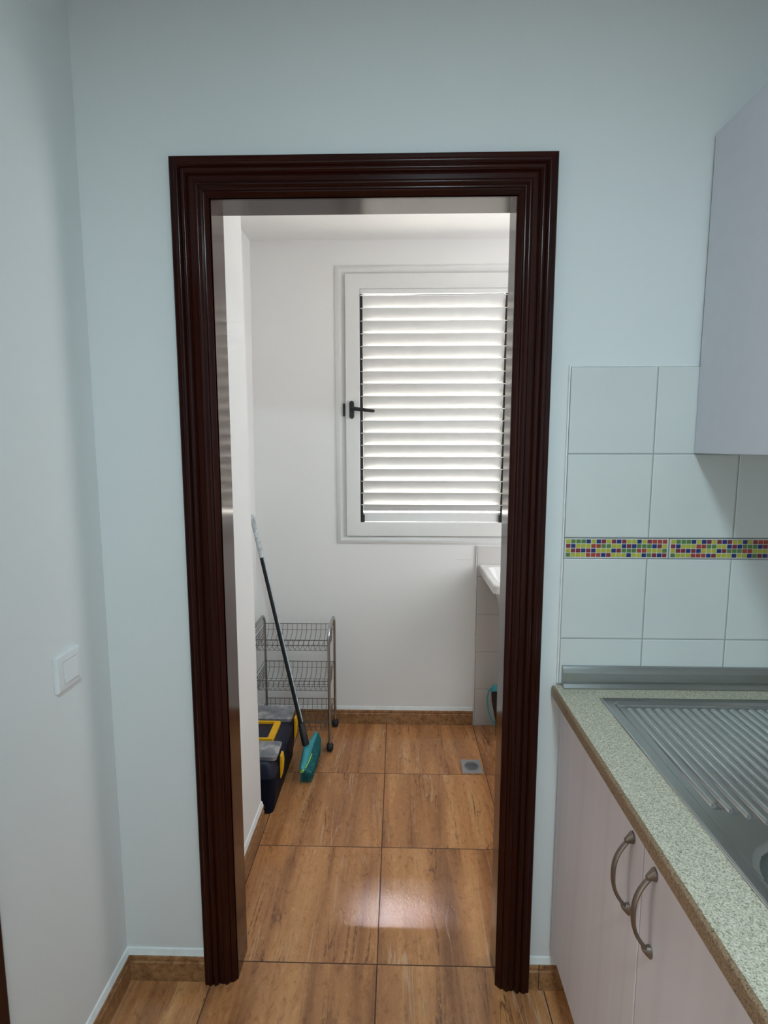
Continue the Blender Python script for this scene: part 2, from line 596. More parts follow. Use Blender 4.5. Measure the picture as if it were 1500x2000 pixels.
def casing_profile():
    out = []
    beads = [(0.0165, 0.0055, 0.0032), (0.0315, 0.0045, 0.0030), (0.0600, 0.0042, 0.0028)]
    grooves = [(0.0250, 0.0016, 0.0022), (0.0405, 0.0028, 0.0030), (0.0725, 0.0012, 0.0018)]
    n = 96
    for i in range(n + 1):
        u = CW * i / n
        st = lambda a, b: (lambda t: t * t * (3 - 2 * t))(min(1, max(0, (u - a) / (b - a))))
        p = 0.0188 - 0.0010 * (u / CW) - 0.0036 * st(0.0385, 0.0425) - 0.0040 * st(0.0645, 0.0685) - 0.0095 * st(0.0735, 0.0885)
        if u < 0.004: p -= 0.004 * (1 - u / 0.004) ** 2
        if u > 0.0835: p -= 0.007 * ((u - 0.0835) / 0.0045) ** 2
        for c, w, h in beads:
            if abs(u - c) < w: p += h * math.sqrt(max(0, 1 - ((u - c) / w) ** 2))
        for c, w, h in grooves:
            if abs(u - c) < w: p -= h * (1 - ((u - c) / w) ** 2)
        out.append((u, p))
    return out


prof = casing_profile()
ring = [(0, -0.0)] + prof + [(CW, -0.0)]
door = thing('door_1', (-0.05, 0, 0), kind='structure')


def casing(name, fa, fb, m):
    bm = bmesh.new()
    loft(bm, [[fa(u, p) for u, p in ring], [fb(u, p) for u, p in ring]])
    return obj(name, bm, m, door)


casing('casing', lambda u, p: (CX0 + u, -p, 0), lambda u, p: (CX0 + u, -p, CH - u), M['wood_v'])
casing('casing', lambda u, p: (CX1 - u, -p, 0), lambda u, p: (CX1 - u, -p, CH - u), M['wood_v'])
casing('casing', lambda u, p: (CX0 + u, -p, CH - u), lambda u, p: (CX1 - u, -p, CH - u), M['wood_h'])
# lining boards, mitred at the corners
JX0, JX1, JZ = -0.3995, 0.3055, 2.0205
JT = 0.022
bm = bmesh.new()
loft(bm, [[(JX0, 0.0, 0), (JX0, 0.09, 0), (JX0 - JT, 0.09, 0), (JX0 - JT, 0.0, 0)],
          [(JX0 + .0015, 0.0, JZ), (JX0 + .0015, 0.09, JZ), (JX0 - JT, 0.09, JZ + JT), (JX0 - JT, 0.0, JZ + JT)]])
obj('jamb', bm, M['lin_v'], door, smooth=False)
bm = bmesh.new()
loft(bm, [[(JX1, 0.0, 0), (JX1, 0.09, 0), (JX1 + JT, 0.09, 0), (JX1 + JT, 0.0, 0)],
          [(JX1, 0.0, JZ), (JX1, 0.09, JZ), (JX1 + JT, 0.09, JZ + JT), (JX1 + JT, 0.0, JZ + JT)]])
obj('jamb', bm, M['lin_v'], door, smooth=False)
bm = bmesh.new()
loft(bm, [[(JX0 + .0015, 0.0, JZ), (JX0 + .0015, 0.09, JZ), (JX0 - JT, 0.09, JZ + JT), (JX0 - JT, 0.0, JZ + JT)],
          [(JX1, 0.0, JZ), (JX1, 0.09, JZ), (JX1 + JT, 0.09, JZ + JT), (JX1 + JT, 0.0, JZ + JT)]])
obj('head_lining', bm, M['lin_h'], door, smooth=False)

# second doorway on the left kitchen wall: only the edge of its casing shows
d2 = thing('door_2', (XL, -0.88, 0), kind='structure')
bm = bmesh.new(); box(bm, XL, XL + 0.02, -0.53, -0.444, 0, 2.1)
obj('casing', bm, M['wood_v'], d2, bevel=0.004)
bm = bmesh.new(); box(bm, XL, XL + 0.02, -1.40, -1.315, 0, 2.1)
obj('casing', bm, M['wood_v'], d2, bevel=0.004)
bm = bmesh.new(); box(bm, XL, XL + 0.02, -1.315, -0.53, 2.015, 2.1)
obj('casing', bm, M['wood_v'], d2, bevel=0.004)
for a in ((XL - 0.15, XL, -0.5270, -0.5055, 0, 2.0385), (XL - 0.15, XL, -1.3395, -1.318, 0, 2.0385)):
    obj('jamb', Bx(*a), M['wood_v'], d2)
obj('head_lining', Bx(XL - 0.15, XL, -1.3178, -0.5272, 2.017, 2.0395), M['wood_v'], d2)

# ------------------------------------------------------------------ skirting
def skirting(name, a, b, nrm, h=0.076, t=0.011, joints=(), caulk=0.017):
    """a->b along the wall foot; nrm points into the room"""
    a, b, nrm = Vector((*a, 0)), Vector((*b, 0)), Vector((*nrm, 0))
    sk = thing(name, a, kind='structure')
    L = (b - a).length
    d = (b - a).normalized()
    cuts = [0] + sorted(joints) + [L]
    pr = [(0, 0), (t, 0), (t, h - 0.022), (t - 0.003, h - 0.019), (t - 0.003, h - 0.013), (t, h - 0.010), (t - 0.001, h - 0.003), (t - 0.004, h), (0, h)]
    for s, e in zip(cuts[:-1], cuts[1:]):
        s2 = s + (0.0012 if s > 0 else 0)
        e2 = e - (0.0012 if e < L else 0)
        bm = bmesh.new()
        prism(bm, pr, lambda p: a + d * s2 + nrm * p[0] + Vector((0, 0, p[1])), lambda p: a + d * e2 + nrm * p[0] + Vector((0, 0, p[1])))
        obj('skirting_tile', bm, M['skirt'], sk)
    cp = [(0, h), (t - 0.002, h), (t - 0.0035, h + 0.004), (0.004, h + caulk - 0.002), (0.0005, h + caulk), (0, h + caulk)]
    bm = bmesh.new()
    prism(bm, cp, lambda p: a + nrm * p[0] + Vector((0, 0, p[1])), lambda p: b + nrm * p[0] + Vector((0, 0, p[1])))
    obj('sealant_line', bm, M['caulk'], sk)
    return sk


skirting('baseboard_front_left', (XL, 0), (CX0, 0), (0, -1))
skirting('baseboard_left', (XL, 0), (XL, -0.444), (1, 0))
skirting('baseboard_front_right', (CX1, 0), (0.485, 0), (0, -1), joints=[0.0265])
skirting('baseboard_return', (-0.485, PT + 0.006), (-0.485, 0.603), (1, 0), h=0.088)
skirting('baseboard_recess', (-0.697, 0.61), (-0.697, YF), (1, 0), h=0.088)
skirting('baseboard_far', (-0.697, YF), (0.431, YF), (0, -1), h=0.078, joints=[0.235, 0.683])

# ------------------------------------------------------------------ tiled panels
def tiled(name, x0, x1, zs, cols, y, thick, mt, gap=0.0013, mg=None):
    """raised rectangular tiles on a grout bed, all facing -y; y = face of the tiles"""
    bm = bmesh.new()
    box(bm, x0, x1, y + 0.0012, y + thick, zs[0][0], zs[-1][1], mi=1)
    for z0, z1 in zs:
        for c0, c1 in zip(cols[:-1], cols[1:]):
            a, b, c, d = c0 + gap, c1 - gap, z0 + gap, z1 - gap
            e = 0.0022
            outer = [(a, y + 0.003, c), (b, y + 0.003, c), (b, y + 0.003, d), (a, y + 0.003, d)]
            mid = [(a, y + 0.001, c), (b, y + 0.001, c), (b, y + 0.001, d), (a, y + 0.001, d)]
            inner = [(a + e, y, c + e), (b - e, y, c + e), (b - e, y, d - e), (a + e, y, d - e)]
            loft(bm, [outer, mid, inner])
    return struct(name, bm, [mt, mg or M['grout']], smooth=False)


T = 0.2015
cols = [0.4395 + T * k for k in range(4)] + [XR]
tiled('trim_1', 0.4375, XR, [(0.865, 0.983), (0.983, 1.1855)], cols, -0.007, 0.0069, M['tile'])
tiled('trim_2', 0.4395, XR, [(1.2365, 1.4385), (1.4385, 1.6415)], cols, -0.007, 0.0069, M['tile'])
bm = bmesh.new(); box(bm, 0.4348, 0.4388, -0.0068, -0.0001, 0.866, 1.6445); box(bm, 0.4388, 0.732, -0.0068, -0.0001, 1.6408, 1.6445)
struct('trim_7', bm, M['caulk'], bevel=0.001)
# coloured mosaic border strips
ROWS = ['YGGGBYBRYRBRYYBYROOO', 'RBYYYOOGGYYBRBGGGBRY', 'YRRBRBYYYBRGGGOOYYYG', 'GYYYOOOBRYYYBYYBGRBR']
keys = 'YGBRO'
mos = thing('trim_3', (0.4395, 0, 1.1855), kind='structure')
x = 0.4405
while x < XR - 0.01:
    w = min(0.2475, XR - x)
    bm = bmesh.new()
    box(bm, x, x + w, -0.0085, -0.0001, 1.187, 1.235, mi=5)
    cw = 0.2435 / 20
    ch = 0.0445 / 4
    for r, row in enumerate(ROWS):
        for c, k in enumerate(row):
            cx = x + 0.002 + c * cw
            if cx + cw > x + w: continue
            cz = 1.2335 - (r + 1) * ch
            box(bm, cx + 0.0008, cx + cw - 0.0008, -0.0092, -0.0086, cz + 0.0008, cz + ch - 0.0008, mi=keys.index(k))
    obj('mosaic_strip', bm, [MOS[k] for k in keys] + [M['tile']], mos, smooth=False)
    x += 0.2515
# laundry tiles below the window on the right
tiled('trim_4', 0.437, LR, [(0.0, 0.199), (0.199, 0.401), (0.401, 0.599), (0.599, 0.80), (0.80, 0.952)],
      [0.4385, 0.62, 0.82, 1.02, 1.22, LR], YF - 0.010, 0.0099, M['ltile'])
bm = bmesh.new(); box(bm, 0.4325, 0.437, YF - 0.011, YF - 0.0001, 0.0, 0.956); box(bm, 0.437, LR, YF - 0.011, YF - 0.0001, 0.952, 0.957)
struct('trim_5', bm, M['caulk'], bevel=0.001)

# ------------------------------------------------------------------ louvred window
win = thing('window_1', (0.2, YF, 0.965), kind='structure')
FX0, FX1, FZ0, FZ1 = -0.2725, 0.6825, 0.965, 2.312


def frame_ring(name, outer, inner, pr, m):
    """mitred rectangular frame; pr = list of (s, y), s 0 at the outer rectangle and 1 at the inner one"""
    bm = bmesh.new()
    (a0, a1, c0, c1), (b0, b1, d0, d1) = outer, inner
    rings = []
    for (o, i) in (((a0, c0), (b0, d0)), ((a1, c0), (b1, d0)), ((a1, c1), (b1, d1)), ((a0, c1), (b0, d1))):
        rings.append([(o[0] + (i[0] - o[0]) * s, y, o[1] + (i[1] - o[1]) * s) for s, y in pr])
    loft(bm, rings + [rings[0]], closed=False, caps=False)
    # close the loop of the profile
    bmesh.ops.remove_doubles(bm, verts=bm.verts[:], dist=1e-6)
    return obj(name, bm, m, win, smooth=True)


frame_ring('window_frame', (FX0, FX1, FZ0, FZ1), (-0.222, 0.632, 1.005, 2.272),
           [(0, YF - 0.0005), (0, YF - 0.004), (0.05, YF - 0.0055), (0.40, YF - 0.0120), (0.46, YF - 0.0120), (0.96, YF - 0.001), (1.0, YF + 0.0005), (1.0, YF + 0.06), (0.35, YF + 0.06), (0.35, YF - 0.0005), (0, YF - 0.0005)], M['white_al'])
frame_ring('window_sash', (-0.2215, 0.6315, 1.0055, 2.2715), (-0.152, 0.562, 1.075, 2.202),
           [(0, YF + 0.05), (0, YF - 0.0180), (0.03, YF - 0.0200), (0.94, YF - 0.0200), (1.0, YF - 0.0180), (1.0, YF + 0.05), (0, YF + 0.05)], M['white_al'])
# black pivot channels each side
for xa, xb in ((-0.152, -0.1382), (0.5482, 0.562)):
    bm = bmesh.new()
    box(bm, xa, xb, YF - 0.004, YF + 0.045, 1.0755, 2.2015)
    obj('pivot_channel', bm, M['black'], win)
for xa, xb in ((-0.1380, -0.1320), (0.5420, 0.5480)):
    obj('corner_stop', Bx(xa, xb, YF - 0.004, YF + 0.007, 1.0756, 1.112), M['black'], win)
# slats: the room edge is high and curls into a small lip, the outer edge is low
TH = math.radians(65)
for k in range(18):
    zl = 2.1734 - 0.0594 * k
    y0 = YF - 0.010
    sw = 0.0685 if k < 17 else 0.034
    dy, dz = math.cos(TH), math.sin(TH)
    t = 0.0017
    nyy, nzz = -dz * t, -dy * t            # towards the room face
    pts_in, pts_out = [], []
    for q in range(6):
        f = q / 5
        bow = 0.0022 * math.sin(PI * f)
        yy, zz = y0 + 0.004 + dy * sw * f, zl - 0.002 - dz * sw * f
        pts_in.append((yy - bow * dz, zz - bow * dy))
        pts_out.append((yy - bow * dz + t, zz - bow * dy + t * 0.5))
    lip = [(y0 + 0.0045, zl + 0.0016), (y0 + 0.001, zl + 0.0012), (y0 - 0.0022, zl - 0.0008), (y0 - 0.0012, zl - 0.0026)]
    pr = lip + pts_in + pts_out[::-1]
    bm = bmesh.new()
    prism(bm, pr, lambda p: (-0.1378, p[0], p[1]), lambda p: (0.5478, p[0], p[1]))
    prism(bm, [(y0 + 0.001, zl + 0.0016), (y0 - 0.0026, zl + 0.0004), (y0 - 0.0026, zl - 0.0020), (y0 + 0.001, zl - 0.0030)], lambda p: (-0.1475, p[0], p[1]), lambda p: (0.5575, p[0], p[1]))
    obj('louvre_slat', bm, M['slat'], win)
bm = bmesh.new(); box(bm, -0.1515, 0.5615, YF - 0.016, YF - 0.0045, 2.179, 2.2015); obj('head_bar', bm, M['white_al'], win, bevel=0.003)
bm = bmesh.new(); box(bm, -0.1380, 0.5480, YF + 0.008, YF + 0.012, 1.0755, 1.122); obj('sill_bar', bm, M['white_al'], win, bevel=0.0015)
# black cranked handle on the sash
hx, hz, hy = -0.1915, 1.632, YF - 0.020
bm = bmesh.new()
ov = rrect(hx, hz, 0.0115, 0.043, 0.0114, 6)
loft(bm, [[(a, hy, b) for a, b in ov], [(a, hy - 0.009, b) for a, b in ov], [(hx + (a - hx) * .8, hy - 0.012, hz + (b - hz) * .94) for a, b in ov]])
hp = obj('window_handle', bm, M['black'], win)
bm = bmesh.new()
tube(bm, [(hx, hy - 0.010, hz + 0.004), (hx, hy - 0.030, hz + 0.004)], 0.009, 12)
tube(bm, [(hx - 0.004, hy - 0.034, hz + 0.005), (hx + 0.02, hy - 0.036, hz + 0.003), (hx + 0.07, hy - 0.036, hz - 0.004), (hx + 0.110, hy - 0.036, hz - 0.008), (hx + 0.114, hy - 0.036, hz - 0.008)],
     [0.009, 0.0095, 0.0085, 0.0075, 0.003], 12)
obj('lever', bm, M['black'], hp)
bm = bmesh.new()
ov = rrect(-0.231, hz, 0.005, 0.031, 0.0049, 5)
loft(bm, [[(a, YF - 0.003, b) for a, b in ov], [(a, YF - 0.016, b) for a, b in ov]])
obj('keeper_plate', bm, M['black'], win)

# what stands outside the window: a sunlit white wall across a narrow terrace
struct('wall_outside', Bx(-2.2, 2.6, 3.6, 3.75, -0.1, 2.6), M['concrete'])
struct('floor_terrace', Bx(-2.2, 2.6, 1.61, 3.6, -0.08, -0.02), M['concrete'])

# ------------------------------------------------------------------ light switch on the left wall
sw = thing('light_switch', (XL, -0.1775, 0.925), 'white square rocker light switch on the left kitchen wall', 'light switch')
y0, y1, z0, z1 = -0.2205, -0.1345, 0.9235, 1.0055
bm = bmesh.new()
def sq(i, xx): return [(xx, y0 + i, z0 + i), (xx, y1 - i, z0 + i), (xx, y1 - i, z1 - i), (xx, y0 + i, z1 - i)]
loft(bm, [sq(0, XL), sq(0, XL + 0.007), sq(0.003, XL + 0.0095), sq(0.0165, XL + 0.0115), sq(0.0185, XL + 0.0085)])
obj('switch_plate', bm, M['switch'], sw, bevel=0.0008, smooth=False)
bm = bmesh.new()
cy_, cz_ = (y0 + y1) / 2, (z0 + z1) / 2
hw = 0.0232
loft(bm, [[(XL + 0.008, cy_ - hw, cz_ - hw), (XL + 0.008, cy_ + hw, cz_ - hw), (XL + 0.008, cy_ + hw, cz_ + hw), (XL + 0.008, cy_ - hw, cz_ + hw)],
          [(XL + 0.0155, cy_ - hw, cz_ - hw), (XL + 0.0155, cy_ + hw, cz_ - hw), (XL + 0.0115, cy_ + hw, cz_ + hw), (XL + 0.0115, cy_ - hw, cz_ + hw)]])
obj('rocker', bm, M['switch'], sw, bevel=0.001, smooth=False)

# ------------------------------------------------------------------ wall cabinet
UX, UZ0, UZ1 = 0.734, 1.440, 2.143
uc = thing('wall_cabinet', (0.9, -0.5, UZ0), 'plain lilac-grey wall cabinet hung above the tiles on the right', 'cabinet')
obj('cabinet_body', Bx(UX + 0.021, XR - 0.001, -1.50, -0.0095, UZ0 + 0.001, UZ1), M['ucab'], uc, bevel=0.001)
obj('cabinet_door', Bx(UX, UX + 0.019, -0.748, -0.009, UZ0, UZ1), M['ucab'], uc, bevel=0.0015)
obj('cabinet_door', Bx(UX, UX + 0.019, -1.50, -0.751, UZ0, UZ1), M['ucab'], uc, bevel=0.0015)

# ------------------------------------------------------------------ base cabinet with two visible doors
DX = 0.442
bc = thing('base_cabinet', (0.7, -0.5, 0), 'pale pink-grey base cabinet with arched metal pulls below the sink', 'cabinet')
bm = bmesh.new()
box(bm, DX + 0.021, XR - 0.02, -0.955, -0.937, 0.145, 0.8315)
box(bm, DX + 0.021, XR - 0.02, -0.026, -0.008, 0.145, 0.8315)
box(bm, DX + 0.021, XR - 0.02, -0.937, -0.026, 0.145, 0.163)
box(bm, XR - 0.030, XR - 0.02, -0.937, -0.026, 0.163, 0.8315)
obj('cabinet_body', bm, M['carc'], bc)
obj('plinth', Bx(DX + 0.06, DX + 0.076, -0.955, -0.014, 0.001, 0.1445), M['carc'], bc)
obj('filler_strip', Bx(DX + 0.012, DX + 0.0205, -0.03, -0.002, 0.145, 0.8315), M['carc'], bc)


def pull(y, parent, zc=0.7205):
    """arched bow handle"""
    bm = bmesh.new()
    hh = 0.066
    rings = []
    n = 16
    x_out = 0.031
    for i in range(n + 1):
        t = -1 + 2 * i / n
        z = zc + hh * t
        x = DX - 0.004 - (x_out - 0.004) * (1 - abs(t) ** 2.4)
        w = 0.0048 + 0.0026 * (1 - abs(t))      # wider at the middle
        th = 0.0032
        a = math.atan2((x_out - 0.004) * 2.4 * abs(t) ** 1.4 * (1 if t > 0 else -1), hh)
        nx, nz = -math.cos(a), math.sin(a)
        c = []
        for k in range(10):
            b = 2 * PI * k / 10
            c.append((x + nx * math.cos(b) * th, y + math.sin(b) * w, z + nz * math.cos(b) * th))
        rings.append(c)
    loft(bm, rings)
    for s in (-1, 1):            # flared feet
        z = zc + s * (hh + 0.002)
        fr = []
        for xx, rz, ry, zo in ((DX - 0.0008, 0.011, 0.0085, 0), (DX - 0.003, 0.0108, 0.0085, 0), (DX - 0.009, 0.007, 0.006, -0.003 * s), (DX - 0.0135, 0.004, 0.0045, -0.006 * s)):
            fr.append([(xx, y + math.cos(2 * PI * k / 14) * ry, z + zo + math.sin(2 * PI * k / 14) * rz) for k in range(14)])
        loft(bm, fr)
    return obj('handle', bm, M['nickel'], parent)


d_a = obj('cabinet_door', Bx(DX, DX + 0.019, -0.4855, -0.0235, 0.145, 0.826), M['cab'], bc, bevel=0.0015)
d_b = obj('cabinet_door', Bx(DX, DX + 0.019, -0.9505, -0.4885, 0.145, 0.826), M['cab'], bc, bevel=0.0015)
pull(-0.4475, d_a)
pull(-0.529, d_b)
bc2 = thing('base_cabinet', (0.7, -1.3, 0), 'pink-grey base cabinet unit nearest the camera under the worktop', 'cabinet')
obj('cabinet_body', Bx(DX + 0.021, XR - 0.02, -1.70, -0.9575, 0.145, 0.8315), M['carc'], bc2)
obj('plinth', Bx(DX + 0.06, DX + 0.076, -1.70, -0.9575, 0.001, 0.1445), M['carc'], bc2)
obj('cabinet_door', Bx(DX, DX + 0.019, -1.70, -0.9535, 0.145, 0.826), M['cab'], bc2, bevel=0.0015)

# ------------------------------------------------------------------ worktop, with the cut-out for the sink
WT, WB, WX = 0.862, 0.832, 0.422
SX0, SX1, SY0, SY1 = 0.515, 0.985, -0.98, -0.077
wt = thing('worktop', (0.7, -0.6, WB), 'speckled beige granite-look worktop with a brown front edge', 'worktop')
bm = bmesh.new()
cx0, cx1, cyy0, cyy1 = SX0 + 0.015, SX1 - 0.015, SY0 + 0.015, SY1 - 0.015
box(bm, WX + 0.006, cx0, -1.70, -0.0095, WB, WT)
box(bm, cx1, XR - 0.001, -1.70, -0.0095, WB, WT)
box(bm, cx0, cx1, cyy1, -0.0095, WB, WT)
box(bm, cx0, cx1, -1.70, cyy0, WB, WT)
obj('worktop_slab', bm, M['granite'], wt, smooth=False)
bm = bmesh.new()
hpz = []
for k in range(9):
    a = PI / 2 * k / 8
    hpz.append((WX + 0.0055 - 0.0055 * math.sin(a), WT - 0.0055 + 0.0055 * math.cos(a)))
poly = hpz + [(WX, WB + 0.004), (WX + 0.003, WB), (WX + 0.0062, WB), (WX + 0.0062, WT)]
prism(bm, poly, lambda p: (p[0], -1.70, p[1]), lambda p: (p[0], -0.0095, p[1]))
eo = obj('front_edge', bm, M['edge'], wt)
eo['label'] = 'brown speckled front edge'
# aluminium upstand strip along the tiles
us = thing('worktop_upstand', (0.75, -0.02, WT), 'brushed grey metal upstand strip where the worktop meets the tiles', 'trim strip')
bm = bmesh.new()
ups = [(-0.0075, WT), (-0.031, WT), (-0.0315, WT + 0.003), (-0.0240, WT + 0.012), (-0.0262, WT + 0.013), (-0.0262, WT + 0.015), (-0.0222, WT + 0.0155), (-0.0205, WT + 0.036), (-0.0240, WT + 0.0365), (-0.0240, WT + 0.039), (-0.0150, WT + 0.052), (-0.0075, WT + 0.052)]
prism(bm, ups, lambda p: (0.4475, p[0], p[1]), lambda p: (XR - 0.001, p[0], p[1]))
obj('metal_profile', bm, M['steelx'], us)
bm = bmesh.new()
prism(bm, [(a * 1.0 - 0.0006, b + 0.0004) for a, b in ups], lambda p: (0.4455, p[0], p[1]), lambda p: (0.4505, p[0], p[1]))
obj('end_cap', bm, M['steelx'], us)

# ------------------------------------------------------------------ steel sink with ribbed drainboard
sk = thing('kitchen_sink', (0.75, -0.5, WT - 0.16), 'stainless steel sink with ribbed drainboard set into the worktop', 'sink')
# height field of the pressed sheet
BX0, BX1, BY0, BY1, BR = 0.550, 0.930, -0.945, -0.548, 0.082


def sd_rr(x, y, x0, x1, y0, y1, r):
    cx, cy = (x0 + x1) / 2, (y0 + y1) / 2
    qx, qy = abs(x - cx) - (x1 - x0) / 2 + r, abs(y - cy) - (y1 - y0) / 2 + r
    return math.hypot(max(qx, 0), max(qy, 0)) + min(max(qx, qy), 0) - r


def sstep(a, b, v):
    t = min(1, max(0, (v - a) / (b - a)))
    return t * t * (3 - 2 * t)


RIDGE = [0.5685 + 0.0210 * k for k in range(19)]


def sink_z(x, y):
    z = WT + 0.0030
    rim = min(x - SX0, SX1 - x, y - SY0, SY1 - y)
    z -= 0.0028 * (1 - sstep(0.0, 0.004, rim))
    # recessed deck inside the rolled rim
    d = sd_rr(x, y, SX0 + 0.022, SX1 - 0.022, SY0 + 0.022, SY1 - 0.022, 0.02)
    z -= 0.0060 * sstep(0.0, 0.007, -d)
    # ribs on the drainboard
    far = -0.122
    for i, rx in enumerate(RIDGE):
        end = -0.466 - 0.0135 * min(i, 3) + (0 if i < 4 else 0)
        if rx < 0.955 and abs(x - rx) < 0.0085:
            h = math.sqrt(max(0, 1 - ((x - rx) / 0.0085) ** 2))
            h *= sstep(end - 0.004, end + 0.006, y) * (1 - sstep(far - 0.004, far + 0.004, y))
            z += 0.0050 * h
    b = sd_rr(x, y, BX0, BX1, BY0, BY1, BR)
    z -= 0.150 * sstep(-0.002, 0.016, -b) + 0.004 * sstep(-0.012, 0.0, -b)
    return z


def lines(a, b, step, extra=()):
    n = max(1, round((b - a) / step))
    return sorted(set([round(a + (b - a) * i / n, 5) for i in range(n + 1)] + list(extra)))


xs = lines(SX0, SX1, 0.0021)
ys = lines(SY0, -0.72, 0.006) + lines(-0.718, -0.45, 0.002) + lines(-0.44, -0.14, 0.02) + lines(-0.135, SY1, 0.0022)
bm = bmesh.new()
grid = [[bm.verts.new((x, y, sink_z(x, y))) for y in ys] for x in xs]
for i in range(len(xs) - 1):
    for j in range(len(ys) - 1):
        bm.faces.new((grid[i][j], grid[i + 1][j], grid[i + 1][j + 1], grid[i][j + 1]))
so = obj('sink_deck', bm, M['steel'], sk)
sol = so.modifiers.new('sheet', 'SOLIDIFY'); sol.thickness = 0.0008; sol.offset = -1
bm = bmesh.new()
rr = [[(0.74 + math.cos(2 * PI * k / 28) * r, -0.746 + math.sin(2 * PI * k / 28) * r, WT - 0.1565 + h) for k in range(28)] for r, h in ((0.040, 0.0), (0.040, 0.003), (0.034, 0.0035), (0.028, -0.0005))]
loft(bm, rr)
obj('basket_drain', bm, M['chrome'], sk)

# ------------------------------------------------------------------ floor drain
dr = thing('floor_drain', (0.375, 1.018, 0), 'small square grey metal floor drain near the far wall', 'floor drain')
bm = bmesh.new()
sqr = rrect(0.376, 1.017, 0.0445, 0.0520, 0.003, 2)
loft(bm, [[(a, b, 0.0002) for a, b in sqr], [(a, b, 0.003) for a, b in sqr]])
obj('drain_plate', bm, M['drain'], dr, bevel=0.0006)
bm = bmesh.new()
C0 = (0.376, 1.017)
loft(bm, [[(C0[0] + math.cos(2 * PI * k / 32) * r, C0[1] + math.sin(2 * PI * k / 32) * r, z) for k in range(32)] for r, z in ((0.033, 0.0032), (0.033, 0.0044), (0.031, 0.0048))])
obj('drain_grate', bm, M['drain_dark'], dr)
bm = bmesh.new()
for k in range(-2, 3):
    w = math.sqrt(0.026 ** 2 - (k * 0.009) ** 2)
    box(bm, C0[0] - w, C0[0] + w, C0[1] + k * 0.009 - 0.0012, C0[1] + k * 0.009 + 0.0012, 0.0047, 0.0053)
obj('drain_slots', bm, M['black'], dr, smooth=False)

# ------------------------------------------------------------------ three-tier wire trolley
CXa, CXb, CYa, CYb, CZ = -0.6450, -0.2870, 1.130, 1.360, 0.604
tr = thing('wire_trolley', (-0.466, 1.24, 0), 'three-tier chrome wire basket trolley on black wheels in the corner', 'trolley')
TR = 0.0068
for xx in (CXa, CXb):
    pts = [(xx, CYa, 0.036)]
    pts.append((xx, CYa, CZ - 0.055))
    R = 0.052
    for k in range(1, 9):
        a = PI / 2 * k / 8
        pts.append((xx, CYa + R - R * math.cos(a), CZ - R + R * math.sin(a)))
    for k in range(0, 9):
        a = PI / 2 * (1 - k / 8)
        pts.append((xx, CYb - R + R * math.cos(a), CZ - R + R * math.sin(a)))
    pts.append((xx, CYb, 0.036))
    obj('side_frame', Tb(pts, TR, 12), M['chrome'], tr)
WR = 0.0013
for rim, dep in ((0.553, 0.066), (0.352, 0.066), (0.150, 0.066)):
    bm = bmesh.new()
    xa, xb = CXa + 0.008, CXb - 0.008
    ya, yb = CYa - 0.004, CYb + 0.004
    yi, yj = ya + 0.045, yb - 0.060
    # rim wires
    tube(bm, [(xa - 0.006, ya, rim), (xb + 0.006, ya, rim)], 0.0019, 8)
    tube(bm, [(xa - 0.006, yb, rim), (xb + 0.012, yb, rim)], 0.0019, 8)
    tube(bm, [(xa, ya, rim), (xa, yb, rim)], 0.0019, 8)
    tube(bm, [(xb, ya, rim), (xb, yb, rim)], 0.0019, 8)
    # U shaped cross wires
    n = 14
    for k in range(n):
        x = xa + 0.012 + (xb - xa - 0.024) * k / (n - 1)
        z0 = rim - dep
        tube(bm, [(x, ya - 0.001, rim + 0.002), (x, ya + 0.001, rim - 0.028), (x, ya + 0.010, rim - 0.045), (x, yi, z0), (x, yj, z0), (x, yb - 0.016, rim - 0.046), (x, yb - 0.002, rim - 0.028), (x, yb + 0.001, rim + 0.002)], WR, 6)
    # long wires
    for yy, zz in ((ya + 0.003, rim - 0.028), (yi, rim - dep - 0.002), ((yi + yj) / 2, rim - dep - 0.002), (yj, rim - dep - 0.002), (yb - 0.006, rim - 0.030)):
        tube(bm, [(xa, yy, zz), (xb, yy, zz)], WR, 6)
    # end wires
    for xx in (xa, xb):
        for q in range(1, 4):
            s = q / 4
            tube(bm, [(xx, ya + (yi - ya) * s, rim - dep * s), (xx, yb - (yb - yj) * s, rim - dep * s)], WR, 6)
        for q in range(6):
            yy = yi + (yj - yi) * q / 5
            tube(bm, [(xx, yy, rim), (xx, yy, rim - dep)], WR, 6)
    if rim > 0.5 or (0.3 < rim < 0.4):
        for q in range(1, 4 if rim > .5 else 2):
            tube(bm, [(CXa, CYa + (0.006 if q < 3 else 0.02), rim + 0.012 * q), (CXa, CYb - (0.006 if q < 3 else 0.02), rim + 0.012 * q)], WR, 6)
    obj('wire_basket', bm, M['wire'], tr)
for xx in (CXa, CXb):
    for yy in (CYa, CYb):
        bm = bmesh.new()
        loft(bm, [[(xx + dx_, yy + math.cos(2 * PI * k / 20) * r, 0.0205 + math.sin(2 * PI * k / 20) * r) for k in range(20)]
                  for dx_, r in ((-0.0155, 0.006), (-0.0155, 0.012), (-0.0135, 0.0170), (-0.009, 0.0200), (0.0, 0.0205), (0.009, 0.0200), (0.0135, 0.0170), (0.0155, 0.012), (0.0155, 0.006))])
        obj('caster_wheel', bm, M['rubber'], tr)

# ------------------------------------------------------------------ toolbox
tb = thing('toolbox', (-0.57, 0.92, 0), 'navy toolbox with yellow handle, yellow latches and clear organiser lids', 'toolbox')
TX0, TX1, TY0, TY1, TZ = -0.687, -0.452, 0.673, 1.098, 0.236
bm = bmesh.new()
